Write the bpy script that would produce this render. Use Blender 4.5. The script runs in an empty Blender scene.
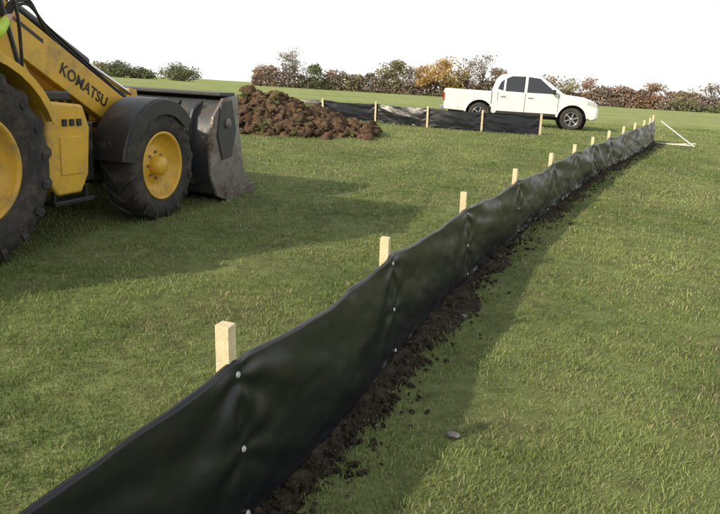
import bpy, bmesh, math, random
import numpy as np
from mathutils import Vector, Matrix, Euler
random.seed(4); rng=np.random.default_rng(7)
S=bpy.context.scene
COL=S.collection
R=math.radians

# ------------------------------------------------------------------ helpers
def vnoise(x,y,seed=0.0):
    x=np.asarray(x,dtype=float); y=np.asarray(y,dtype=float)
    xi=np.floor(x); yi=np.floor(y); fx=x-xi; fy=y-yi
    fx=fx*fx*(3-2*fx); fy=fy*fy*(3-2*fy)
    def h(a,b):
        v=np.sin(a*127.1+b*311.7+seed*74.7)*43758.5453
        return v-np.floor(v)
    return (h(xi,yi)*(1-fx)+h(xi+1,yi)*fx)*(1-fy)+(h(xi,yi+1)*(1-fx)+h(xi+1,yi+1)*fx)*fy
def fbm(x,y,seed=0.0,o=3):
    s=0;a=.5;t=0
    for i in range(o):
        s=s+a*vnoise(np.asarray(x)*2**i,np.asarray(y)*2**i,seed+i*3.1);t+=a;a*=.5
    return s/t
def gz(x,y):
    x=np.asarray(x,dtype=float); y=np.asarray(y,dtype=float)
    t=np.clip((y-4)/20,0,1)
    z=.6*t*t*(3-2*t)
    d=np.hypot(x,y)
    amp=np.clip(1-d/60,0,1)
    z=z+amp*(.05*(fbm(x*.5,y*.5,3)-.5)+.024*(fbm(x*3,y*3,5)-.5))
    z=z+np.clip((d-60)/400,0,1)*3*(fbm(x*.006,y*.006,9)-.45)
    return z
def gzf(x,y): return float(gz(x,y))

def npmesh(name,verts,loops,starts,totals,mat,colors=None,smooth=False,parent=None,link=True):
    me=bpy.data.meshes.new(name)
    me.vertices.add(len(verts)); me.vertices.foreach_set("co",np.asarray(verts,dtype=np.float32).ravel())
    me.loops.add(len(loops)); me.loops.foreach_set("vertex_index",np.asarray(loops,dtype=np.int32))
    me.polygons.add(len(starts)); me.polygons.foreach_set("loop_start",np.asarray(starts,dtype=np.int32))
    me.polygons.foreach_set("loop_total",np.asarray(totals,dtype=np.int32))
    if smooth: me.polygons.foreach_set("use_smooth",np.ones(len(starts),dtype=bool))
    me.update(calc_edges=True)
    if colors is not None:
        a=me.color_attributes.new("Col",'FLOAT_COLOR','POINT')
        a.data.foreach_set("color",np.asarray(colors,dtype=np.float32).ravel())
    me.validate()
    ob=bpy.data.objects.new(name,me)
    if mat: me.materials.append(mat)
    COL.objects.link(ob)
    if parent: ob.parent=parent
    return ob
def pymesh(name,verts,faces,mat,parent=None,smooth=False,bevel=0,seg=2,autosm=True):
    me=bpy.data.meshes.new(name); me.from_pydata([tuple(v) for v in verts],[],faces); me.update()
    bm=bmesh.new(); bm.from_mesh(me); bmesh.ops.recalc_face_normals(bm,faces=bm.faces); bm.to_mesh(me); bm.free()
    ob=bpy.data.objects.new(name,me); COL.objects.link(ob)
    if mat: me.materials.append(mat)
    if parent: ob.parent=parent
    if smooth:
        for p in me.polygons: p.use_smooth=True
    if bevel>0:
        m=ob.modifiers.new("b",'BEVEL'); m.width=bevel; m.segments=seg; m.limit_method='ANGLE'; m.angle_limit=R(30)
        for p in me.polygons: p.use_smooth=True
        m.harden_normals=True
    return ob
def gridmesh(name,P,mat,colors=None,smooth=True):
    n,m=P.shape[:2]
    idx=np.arange(n*m).reshape(n,m)
    q=np.stack([idx[:-1,:-1],idx[1:,:-1],idx[1:,1:],idx[:-1,1:]],-1).reshape(-1,4)
    return npmesh(name,P.reshape(-1,3),q.ravel(),np.arange(len(q))*4,np.full(len(q),4),mat,
                  None if colors is None else colors.reshape(-1,4),smooth)
def box(name,x0,x1,y0,y1,z0,z1,mat,parent=None,bevel=.01,seg=2):
    v=[(x,y,z) for x in(x0,x1) for y in(y0,y1) for z in(z0,z1)]
    f=[(0,1,3,2),(4,6,7,5),(0,4,5,1),(2,3,7,6),(0,2,6,4),(1,5,7,3)]
    return pymesh(name,v,f,mat,parent,bevel=bevel,seg=seg)
def prism(name,poly,y0,y1,mat,parent=None,bevel=.01,seg=2):
    n=len(poly)
    v=[(p[0],y0,p[1]) for p in poly]+[(p[0],y1,p[1]) for p in poly]
    f=[tuple(range(n)),tuple(range(2*n-1,n-1,-1))]+[(i,(i+1)%n,n+(i+1)%n,n+i) for i in range(n)]
    return pymesh(name,v,f,mat,parent,bevel=bevel,seg=seg)
def lathe(name,prof,mat,parent=None,loc=(0,0,0),segs=48,smooth=True):
    v=[];f=[]
    for i in range(segs):
        a=2*math.pi*i/segs
        for r,y in prof: v.append((loc[0]+r*math.cos(a),loc[1]+y,loc[2]+r*math.sin(a)))
    m=len(prof)
    for i in range(segs):
        j=(i+1)%segs
        for k in range(m-1): f.append((i*m+k,i*m+k+1,j*m+k+1,j*m+k))
    return pymesh(name,v,f,mat,parent,smooth=smooth)
def tube(name,pts,rad,mat,parent=None,res=4,smooth=True):
    cu=bpy.data.curves.new(name,'CURVE');cu.dimensions='3D'
    sp=cu.splines.new('BEZIER' if smooth and len(pts)>2 else 'POLY')
    if sp.type=='BEZIER':
        sp.bezier_points.add(len(pts)-1)
        for b,p in zip(sp.bezier_points,pts): b.co=p;b.handle_left_type=b.handle_right_type='AUTO'
    else:
        sp.points.add(len(pts)-1)
        for b,p in zip(sp.points,pts): b.co=(*p,1)
    cu.bevel_depth=rad;cu.bevel_resolution=res;cu.use_fill_caps=True
    ob=bpy.data.objects.new(name,cu);COL.objects.link(ob);cu.materials.append(mat)
    if parent: ob.parent=parent
    return ob
def empty(name,loc,rz=0,rx=0,ry=0):
    e=bpy.data.objects.new(name,None);COL.objects.link(e);e.location=loc;e.rotation_euler=(rx,ry,rz);return e

# ------------------------------------------------------------------ materials
def newmat(name):
    m=bpy.data.materials.new(name);m.use_nodes=True;nt=m.node_tree
    return m,nt,nt.nodes,nt.links,nt.nodes["Principled BSDF"]
def simple(name,col,rough=.5,metal=0,var=.15,scale=6,dirt=None,dirtamt=0,bump=0,bscale=60,coat=0,spec=.5):
    m,nt,N,L,B=newmat(name)
    B.inputs['Roughness'].default_value=rough;B.inputs['Metallic'].default_value=metal
    B.inputs['Coat Weight'].default_value=coat;B.inputs['Specular IOR Level'].default_value=spec
    tc=N.new('ShaderNodeTexCoord')
    no=N.new('ShaderNodeTexNoise');no.inputs['Scale'].default_value=scale;no.inputs['Detail'].default_value=6;no.inputs['Roughness'].default_value=.65
    L.new(tc.outputs['Object'],no.inputs['Vector'])
    cr=N.new('ShaderNodeValToRGB');cr.color_ramp.elements[0].position=.3;cr.color_ramp.elements[1].position=.7
    cr.color_ramp.elements[0].color=tuple(c*(1-var) for c in col)+(1,)
    cr.color_ramp.elements[1].color=tuple(min(1,c*(1+var)) for c in col)+(1,)
    L.new(no.outputs['Fac'],cr.inputs['Fac']);out=cr.outputs['Color']
    if dirt:
        n2=N.new('ShaderNodeTexNoise');n2.inputs['Scale'].default_value=scale*.7;n2.inputs['Detail'].default_value=9;n2.inputs['Roughness'].default_value=.75
        L.new(tc.outputs['Object'],n2.inputs['Vector'])
        r2=N.new('ShaderNodeValToRGB');r2.color_ramp.elements[0].position=.62-dirtamt*.35;r2.color_ramp.elements[1].position=.78-dirtamt*.2
        L.new(n2.outputs['Fac'],r2.inputs['Fac'])
        mx=N.new('ShaderNodeMix');mx.data_type='RGBA';mx.inputs[7].default_value=tuple(dirt)+(1,)
        L.new(r2.outputs['Color'],mx.inputs[0]);L.new(out,mx.inputs[6]);out=mx.outputs[2]
        mr=N.new('ShaderNodeMapRange');mr.inputs['To Min'].default_value=rough;mr.inputs['To Max'].default_value=.9
        L.new(r2.outputs['Color'],mr.inputs['Value']);L.new(mr.outputs['Result'],B.inputs['Roughness'])
    L.new(out,B.inputs['Base Color'])
    if bump>0:
        n3=N.new('ShaderNodeTexNoise');n3.inputs['Scale'].default_value=bscale;n3.inputs['Detail'].default_value=5
        L.new(tc.outputs['Object'],n3.inputs['Vector'])
        bp=N.new('ShaderNodeBump');bp.inputs['Strength'].default_value=bump;bp.inputs['Distance'].default_value=.02
        L.new(n3.outputs['Fac'],bp.inputs['Height']);L.new(bp.outputs['Normal'],B.inputs['Normal'])
    return m
def leafmat(name,trans=.35,rough=.6):
    m,nt,N,L,B=newmat(name)
    at=N.new('ShaderNodeAttribute');at.attribute_name="Col"
    L.new(at.outputs['Color'],B.inputs['Base Color']);B.inputs['Roughness'].default_value=rough;B.inputs['Specular IOR Level'].default_value=.2
    tr=N.new('ShaderNodeBsdfTranslucent');L.new(at.outputs['Color'],tr.inputs['Color'])
    mx=N.new('ShaderNodeMixShader');mx.inputs[0].default_value=trans
    L.new(B.outputs[0],mx.inputs[1]);L.new(tr.outputs[0],mx.inputs[2]);L.new(mx.outputs[0],N['Material Output'].inputs['Surface'])
    return m

DIRT=(.13,.095,.06)
M_yel=simple("yellow_paint",(.72,.43,.04),.42,0,.08,3,(.30,.21,.11),.42,coat=.1)
M_blk=simple("black_paint",(.018,.018,.02),.4,0,.2,5,DIRT,.25)
M_dkg=simple("dark_grey_steel",(.055,.06,.068),.45,.3,.2,4,(.12,.09,.065),.4,bump=.1,bscale=30)
M_steel=simple("worn_steel",(.30,.29,.28),.42,.6,.25,5,(.14,.085,.05),.55,bump=.15,bscale=25)
M_chrome=simple("chrome_rod",(.6,.6,.6),.15,1,.05)
M_rub=simple("tyre_rubber",(.022,.021,.021),.75,0,.3,9,(.10,.08,.06),.5,bump=.2,bscale=40)
M_glass=simple("window_glass",(.02,.025,.03),.06,0,.05,spec=.8)
M_hose=simple("hose_rubber",(.012,.012,.012),.5)
M_white=simple("white_car_paint",(.78,.79,.80),.25,0,.02,3,(.45,.42,.36),.12,coat=.6)
M_plas=simple("black_plastic",(.02,.02,.02),.55)
M_rim=simple("alloy_rim",(.45,.46,.48),.3,.8,.1)
M_red=simple("red_lamp",(.5,.02,.015),.2)
M_clear=simple("headlamp_glass",(.55,.58,.6),.1,.3)
M_seat=simple("seat_fabric",(.03,.03,.03),.8)
M_jack=simple("hi_vis_cloth",(.50,.72,.08),.7,bump=.4,bscale=12)
M_trou=simple("navy_trousers",(.02,.025,.04),.85)
M_skin=simple("skin",(.55,.33,.24),.5,0,.06)
M_hair=simple("hair",(.04,.025,.015),.7)
M_wood=simple("sawn_wood",(.70,.59,.38),.75,0,.18,14,bump=.25,bscale=80)
M_wash=simple("washer",(.65,.64,.62),.45,.3)
M_stone=simple("stone",(.22,.21,.20),.8,0,.2,20,bump=.5,bscale=50)
M_pale=simple("pale_plastic",(.75,.75,.72),.5)

def soilmat(name,c1,c2,c3,gr=None):
    m,nt,N,L,B=newmat(name);B.inputs['Roughness'].default_value=.95;B.inputs['Specular IOR Level'].default_value=.12
    tc=N.new('ShaderNodeTexCoord')
    no=N.new('ShaderNodeTexNoise');no.inputs['Scale'].default_value=11;no.inputs['Detail'].default_value=10;no.inputs['Roughness'].default_value=.75
    L.new(tc.outputs['Object'],no.inputs['Vector'])
    cr=N.new('ShaderNodeValToRGB');e=cr.color_ramp.elements;e[0].position=.3;e[0].color=(*c1,1);e[1].position=.72;e[1].color=(*c3,1)
    k=e.new(.5);k.color=(*c2,1)
    L.new(no.outputs['Fac'],cr.inputs['Fac']);out=cr.outputs['Color']
    if gr:
        n2=N.new('ShaderNodeTexNoise');n2.inputs['Scale'].default_value=2.6;n2.inputs['Detail'].default_value=7;n2.inputs['Roughness'].default_value=.7
        L.new(tc.outputs['Object'],n2.inputs['Vector'])
        r2=N.new('ShaderNodeValToRGB');r2.color_ramp.elements[0].position=.55;r2.color_ramp.elements[1].position=.60
        L.new(n2.outputs['Fac'],r2.inputs['Fac'])
        mx=N.new('ShaderNodeMix');mx.data_type='RGBA';mx.inputs[7].default_value=(*gr,1)
        L.new(r2.outputs['Color'],mx.inputs[0]);L.new(out,mx.inputs[6]);out=mx.outputs[2]
    L.new(out,B.inputs['Base Color'])
    n3=N.new('ShaderNodeTexNoise');n3.inputs['Scale'].default_value=45;n3.inputs['Detail'].default_value=8;L.new(tc.outputs['Object'],n3.inputs['Vector'])
    bp=N.new('ShaderNodeBump');bp.inputs['Strength'].default_value=1;bp.inputs['Distance'].default_value=.03
    L.new(n3.outputs['Fac'],bp.inputs['Height']);L.new(bp.outputs['Normal'],B.inputs['Normal'])
    return m
M_soil=soilmat("soil_dark",(.018,.014,.010),(.046,.035,.025),(.10,.08,.055))
M_soil2=soilmat("soil_clay",(.04,.026,.018),(.12,.077,.050),(.27,.19,.13),(.13,.14,.055))

def groundmat():
    m,nt,N,L,B=newmat("grass_ground");B.inputs['Roughness'].default_value=.9;B.inputs['Specular IOR Level'].default_value=.1
    geo=N.new('ShaderNodeNewGeometry')
    def noise(sc,det=5,ro=.6):
        n=N.new('ShaderNodeTexNoise');n.inputs['Scale'].default_value=sc;n.inputs['Detail'].default_value=det;n.inputs['Roughness'].default_value=ro
        L.new(geo.outputs['Position'],n.inputs['Vector']);return n
    a=noise(.12,8,.7);b=noise(7,8,.75);c=noise(60,4)
    cr=N.new('ShaderNodeValToRGB');e=cr.color_ramp.elements
    e[0].position=.28;e[0].color=(.095,.088,.045,1);e[1].position=.75;e[1].color=(.26,.29,.13,1)
    k=e.new(.5);k.color=(.165,.20,.078,1)
    L.new(b.outputs['Fac'],cr.inputs['Fac'])
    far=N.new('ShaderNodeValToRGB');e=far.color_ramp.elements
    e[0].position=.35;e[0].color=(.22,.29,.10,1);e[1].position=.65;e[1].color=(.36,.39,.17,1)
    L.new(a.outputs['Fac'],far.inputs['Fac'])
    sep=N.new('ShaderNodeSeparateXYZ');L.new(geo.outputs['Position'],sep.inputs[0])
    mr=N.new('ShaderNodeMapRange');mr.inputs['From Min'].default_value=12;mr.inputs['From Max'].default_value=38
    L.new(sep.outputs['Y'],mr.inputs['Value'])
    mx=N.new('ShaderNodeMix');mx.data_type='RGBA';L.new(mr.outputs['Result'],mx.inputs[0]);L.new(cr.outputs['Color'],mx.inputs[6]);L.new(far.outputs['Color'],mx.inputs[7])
    mul=N.new('ShaderNodeMix');mul.data_type='RGBA';mul.blend_type='MULTIPLY';mul.inputs[0].default_value=1
    r3=N.new('ShaderNodeValToRGB');r3.color_ramp.elements[0].position=.35;r3.color_ramp.elements[0].color=(.74,.74,.70,1);r3.color_ramp.elements[1].position=.65;r3.color_ramp.elements[1].color=(1.1,1.08,1,1)
    L.new(noise(1.1,5).outputs['Fac'],r3.inputs['Fac'])
    L.new(mx.outputs[2],mul.inputs[6]);L.new(r3.outputs['Color'],mul.inputs[7]);L.new(mul.outputs[2],B.inputs['Base Color'])
    bp=N.new('ShaderNodeBump');bp.inputs['Strength'].default_value=.7;bp.inputs['Distance'].default_value=.03
    L.new(c.outputs['Fac'],bp.inputs['Height']);L.new(bp.outputs['Normal'],B.inputs['Normal'])
    return m
M_ground=groundmat();M_grass=leafmat("grass_blades",.3);M_leaf=leafmat("foliage",.3)

# ------------------------------------------------------------------ ground
s=np.linspace(-1,1,420)
gx=3.0*np.sinh(7.1*s); gy=4+3.0*np.sinh(7.1*s)
X,Y=np.meshgrid(gx,gy,indexing='ij')
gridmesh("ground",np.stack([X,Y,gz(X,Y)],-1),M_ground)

# ------------------------------------------------------------------ fence
PTS=np.array([(-1.78,-1.1),(-1.10,.42),(-.38,1.97),(.18,3.52),(.86,5.26),(1.66,7.01),(2.50,8.70),(3.25,10.16),(4.0,11.6),(4.78,13.0),(5.55,14.3),(6.3,15.6),(7.0,16.8),(7.6,17.9),(8.1,18.9)])
def dense(P,step=.02):
    P=np.asarray(P);n=len(P);Q=[];T=[]
    ext=np.vstack([2*P[0]-P[1],P,2*P[-1]-P[-2]])
    for i in range(n-1):
        p0,p1,p2,p3=ext[i],ext[i+1],ext[i+2],ext[i+3]
        k=max(2,int(np.linalg.norm(p2-p1)/step))
        t=np.arange(k)/k
        t_=t[:,None]
        Q.append(.5*((2*p1)+(-p0+p2)*t_+(2*p0-5*p1+4*p2-p3)*t_**2+(-p0+3*p1-3*p2+p3)*t_**3));T.append(i+t)
    Q.append(P[-1:]);T.append(np.array([n-1.0]))
    return np.vstack(Q),np.concatenate(T)
def build_fence(name,P,H,mat,side=1,step=.02,posttop=.125,seed=0,washers=True,lean=0.09,postoff=-.042):
    e=empty(name,(0,0,0))
    Q,T=dense(P,step)
    d=np.gradient(Q,axis=0);d/=np.linalg.norm(d,axis=1)[:,None]
    nrm=np.stack([d[:,1],-d[:,0]],-1)*side
    L=np.concatenate([[0],np.cumsum(np.linalg.norm(np.diff(Q,axis=0),axis=1))])
    ip=np.clip(T.astype(int),0,len(P)-2);fr=T-ip
    seglen=np.linalg.norm(P[1:]-P[:-1],axis=1)[ip]
    dl=fr*seglen; dr=(1-fr)*seglen
    rs=np.random.default_rng(seed+11)
    sagk=rs.uniform(.025,.06,len(P))[ip]
    skew=rs.uniform(.75,1.3,len(P))[ip]
    top=H-sagk*np.sin(math.pi*fr**skew)**.8+.007*(vnoise(L*4,L*0,seed)-.5)
    nr=56
    hv=np.linspace(-.06,1,nr)
    G=gz(Q[:,0],Q[:,1])
    rows=[]
    bul=(vnoise(np.arange(len(P))*1.7,np.zeros(len(P)),seed+4)-.35)*2
    tens=rs.uniform(.4,1,len(P));sgn=rs.choice([-1,1],len(P))
    kA=rs.uniform(.5,1.4,len(P)+1)
    for h in hv:
        z=top*h
        w=np.zeros_like(L)
        for (hh,amp) in ((H-.03,.011),(H*.5,.005)):
            for dd,sg,q in ((dl,1,0),(dr,-1,1)):
                ang=np.arctan2(hh-z,dd+.04)
                rad=np.hypot(hh-z,dd)
                w+=amp*kA[ip+q]*np.sin(ang*(8+sg)+ip*2.3+sg)*np.exp(-rad/.36)*np.clip(rad/.09,0,1)
        dg=(fr-h*.9*sgn[ip]*.6)
        w+=.011*tens[ip]*np.sin(dg*9+ip*1.9)*np.sin(math.pi*fr)*(.4+.6*h)
        w+=.007*np.sin((1-h)*(16+6*np.sin(ip*2.1))+3*np.cos(math.pi*fr)+ip)*np.sin(math.pi*fr)*np.clip(h*1.5-.4,0,1)*tens[ip]
        w+=.018*(fbm(L*1.3+h*1.5,h*1.6-L*.3+seed,21,2)-.5)*2*np.sin(math.pi*fr)**.5
        w+=.0055*(fbm(L*7+h*3,h*6,33,2)-.5)*2
        w+=.022*max(0,(.22-h)/.22)*(fbm(L*6,h*9,37,3)-.35)*2
        w+=.03*np.sin(math.pi*fr)*np.sin(math.pi*min(1,max(0,h)))*bul[ip]
        w+=lean*(1-h)*H
        rows.append(np.stack([Q[:,0]+nrm[:,0]*w,Q[:,1]+nrm[:,1]*w,G+z],-1))
    base=rows[-1]
    r=.012
    hem=[]
    for a in np.linspace(0,1.75*math.pi,12)[1:]:
        rr=r*(1+.6*(vnoise(L*6,L*0+2,seed)-.5))
        off=(-1+np.cos(a))*rr; zz=np.sin(a)*rr
        q=base.copy();q[:,0]+=nrm[:,0]*off;q[:,1]+=nrm[:,1]*off;q[:,2]+=zz;hem.append(q)
    back=hem[-1]
    for k in range(1,4):
        q=back.copy();q[:,2]-=.018*k;q[:,0]-=nrm[:,0]*.002*k;q[:,1]-=nrm[:,1]*.002*k;hem.append(q)
    Pm=np.stack(rows+hem,1)
    ob=gridmesh("membrane",Pm,mat);ob.parent=e
    for i,p in enumerate(P):
        k=int(np.argmin(np.abs(T-i)));n=nrm[k];dd=d[k]
        off=postoff
        c=np.array([p[0]+n[0]*off,p[1]+n[1]*off]);g=gzf(*p)
        a=math.atan2(dd[1],dd[0])+random.uniform(-.15,.15)
        hh=H+posttop+random.uniform(-.015,.015)
        w=.0255
        lx=random.uniform(-.012,.006)-.03;ly=random.uniform(-.01,.01)
        vs=[];cs=[(-w,-w),(w,-w),(w,w),(-w,w)]
        for zz in(-.25,hh):
            f=(zz-H*.9)/H
            for q in cs:
                vs.append((c[0]+q[0]*math.cos(a)-q[1]*math.sin(a)+lx*f*.6,c[1]+q[0]*math.sin(a)+q[1]*math.cos(a)+ly*f,g+zz+ (random.uniform(-.003,.003) if zz>0 else 0)))
        pymesh("post_%d"%(i+1),vs,[(0,1,2,3),(4,5,6,7),(0,1,5,4),(1,2,6,5),(2,3,7,6),(3,0,4,7)],M_wood,e,bevel=.003,seg=1)
        if washers:
            for h in (.95,.5,.10):
                row=int(np.argmin(np.abs(hv-h)));pt=Pm[k,row]+np.array([n[0],n[1],0])*.004
                bm=bmesh.new()
                mt=Matrix.Translation(Vector(pt))@Vector((n[0],n[1],.1)).to_track_quat('Z','Y').to_matrix().to_4x4()
                bmesh.ops.create_cone(bm,cap_ends=True,segments=14,radius1=.0115,radius2=.009,depth=.005,matrix=mt)
                bmesh.ops.create_cone(bm,cap_ends=True,segments=8,radius1=.004,radius2=.003,depth=.012,matrix=mt)
                me=bpy.data.meshes.new("washer");bm.to_mesh(me);bm.free();me.materials.append(M_wash)
                o=bpy.data.objects.new("washer_%d_%d"%(i+1,row),me);COL.objects.link(o);o.parent=e
    return Q,nrm,L
def membranemat():
    m,nt,N,L,B=newmat("black_membrane")
    B.inputs['Specular IOR Level'].default_value=.5
    tc=N.new('ShaderNodeTexCoord')
    n1=N.new('ShaderNodeTexNoise');n1.inputs['Scale'].default_value=2.5;n1.inputs['Detail'].default_value=5
    L.new(tc.outputs['Object'],n1.inputs['Vector'])
    mr=N.new('ShaderNodeMapRange');mr.inputs['To Min'].default_value=.26;mr.inputs['To Max'].default_value=.42;L.new(n1.outputs['Fac'],mr.inputs['Value']);L.new(mr.outputs['Result'],B.inputs['Roughness'])
    n2=N.new('ShaderNodeTexNoise');n2.inputs['Scale'].default_value=14;n2.inputs['Detail'].default_value=9;n2.inputs['Roughness'].default_value=.75;L.new(tc.outputs['Object'],n2.inputs['Vector'])
    cr=N.new('ShaderNodeValToRGB');cr.color_ramp.elements[0].position=.52;cr.color_ramp.elements[0].color=(.008,.0095,.013,1);cr.color_ramp.elements[1].position=.8;cr.color_ramp.elements[1].color=(.022,.021,.02,1)
    L.new(n2.outputs['Fac'],cr.inputs['Fac']);L.new(cr.outputs['Color'],B.inputs['Base Color'])
    n3=N.new('ShaderNodeTexNoise');n3.inputs['Scale'].default_value=120;n3.inputs['Detail'].default_value=3;L.new(tc.outputs['Object'],n3.inputs['Vector'])
    bp=N.new('ShaderNodeBump');bp.inputs['Strength'].default_value=.1;bp.inputs['Distance'].default_value=.003
    L.new(n3.outputs['Fac'],bp.inputs['Height']);L.new(bp.outputs['Normal'],B.inputs['Normal'])
    return m
M_mem=membranemat()
FQ,FN,FL=build_fence("silt_fence",PTS,.60,M_mem,1,.02)
P2=np.array([(-3.2,21.0),(-1.4,20.4),(.22,20.2),(1.73,19.4),(3.25,19.05),(4.9,18.95)])
build_fence("silt_fence",P2.copy(),.54,M_mem,1,.03,seed=5,washers=False,lean=.06,posttop=.06,postoff=.05)

def fence_d(x,y):
    out=np.full(x.shape,99.);
    sub=FQ[::8];sn=FN[::8]
    for st in range(0,len(x),20000):
        a=x[st:st+20000];b=y[st:st+20000]
        dx=a[:,None]-sub[None,:,0];dy=b[:,None]-sub[None,:,1]
        dd=dx*dx+dy*dy;k=dd.argmin(1);i=np.arange(len(a))
        out[st:st+20000]=np.sqrt(dd[i,k])*np.sign(dx[i,k]*sn[k,0]+dy[i,k]*sn[k,1])
    return out

# soil strip
ns=34
wn=.205+.20*(fbm(FL*1.6,FL*0,50,4)-.5)*2+.06*(vnoise(FL*11,FL*0,55)-.5)
us=np.linspace(0,1,ns)
rows=[]
for u in us:
    off=-.03+u*(wn+.05)+.025*(vnoise(FL*14,FL*0+u*9,51)-.5)
    x=FQ[:,0]+FN[:,0]*off;y=FQ[:,1]+FN[:,1]*off
    edge=max(0,1-((u-.15)/.85)**2) if u>.15 else 1
    z=gz(x,y)+.005+edge*(.060*fbm(x*12,y*12,61,4)**1.5+.03*np.clip(1-u*4,0,1)*vnoise(x*5,y*5,63))-(.03 if u>=.99 else 0)
    rows.append(np.stack([x,y,z],-1))
gridmesh("soil_strip",np.stack(rows,1),M_soil,smooth=False)
def clods(name,n,posf,sizef,mat,sub=1,rough=.7):
    bm0=bmesh.new();bmesh.ops.create_icosphere(bm0,subdivisions=sub,radius=1)
    bv=np.array([v.co[:] for v in bm0.verts]);bf=np.array([[v.index for v in f.verts] for f in bm0.faces]);bm0.free()
    V=[];F=[];o=0
    for i in range(n):
        p=posf();sz=sizef()
        q=bv*(1+rough*(rng.random(len(bv))-.5))[:,None]*np.array([sz*rng.uniform(.7,1.4),sz*rng.uniform(.7,1.4),sz*rng.uniform(.4,1)])
        a=rng.random()*6.28;b=rng.uniform(-.8,.8)
        Rm=np.array(Euler((b,b*.5,a)).to_matrix());q=q@Rm.T+np.array(p)
        V.append(q);F.append(bf+o);o+=len(bv)
    V=np.vstack(V);F=np.vstack(F)
    return npmesh(name,V,F.ravel(),np.arange(len(F))*3,np.full(len(F),3),mat)
def strip_pos():
    k=int(len(FQ)*rng.random()**1.6)
    off=.02+abs(rng.normal(0,.14))
    x=FQ[k,0]+FN[k,0]*off;y=FQ[k,1]+FN[k,1]*off
    return (x,y,gzf(x,y)+.022*max(0,1-off/.4)+.004)
clods("soil_clods",8000,strip_pos,lambda:float(.003+.018*rng.random()**4),M_soil)

# ------------------------------------------------------------------ soil mound
n=190
ax=np.linspace(-3.6,3.2,n);ay=np.linspace(-2.2,2.2,120)
A,Bm=np.meshgrid(ax,ay,indexing='ij')
mx,my=-2.2,16.3
rr=np.sqrt((A/2.5)**2+(Bm/1.35)**2)+.25*(fbm(A*1.2,Bm*1.2,70)-.5)
hgt=.72*np.clip(1-rr,0,1)**.6*(.6+.8*fbm(A*1.9+9,Bm*1.9,71,3))
hgt*=np.where(A>.6,np.clip(1-(A-.6)*.28,.2,1),1)
hgt+=np.where(hgt>.03,.40*(fbm(A*4,Bm*4,72,5)-.5),0)
WX=A+mx;WY=Bm+my
gridmesh("soil_mound",np.stack([WX,WY,gz(WX,WY)+hgt-.03],-1),M_soil2,smooth=False)
def mound_pos():
    while True:
        i=rng.integers(0,n);j=rng.integers(0,120)
        if hgt[i,j]>.04 or (rng.random()<.03 and rr[i,j]<1.12): return (WX[i,j],WY[i,j],gzf(WX[i,j],WY[i,j])+max(0,hgt[i,j])-.0)
clods("soil_mound_clods",2400,mound_pos,lambda:float(.02+.12*rng.random()**2.8),M_soil2,2,1.15)

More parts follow.
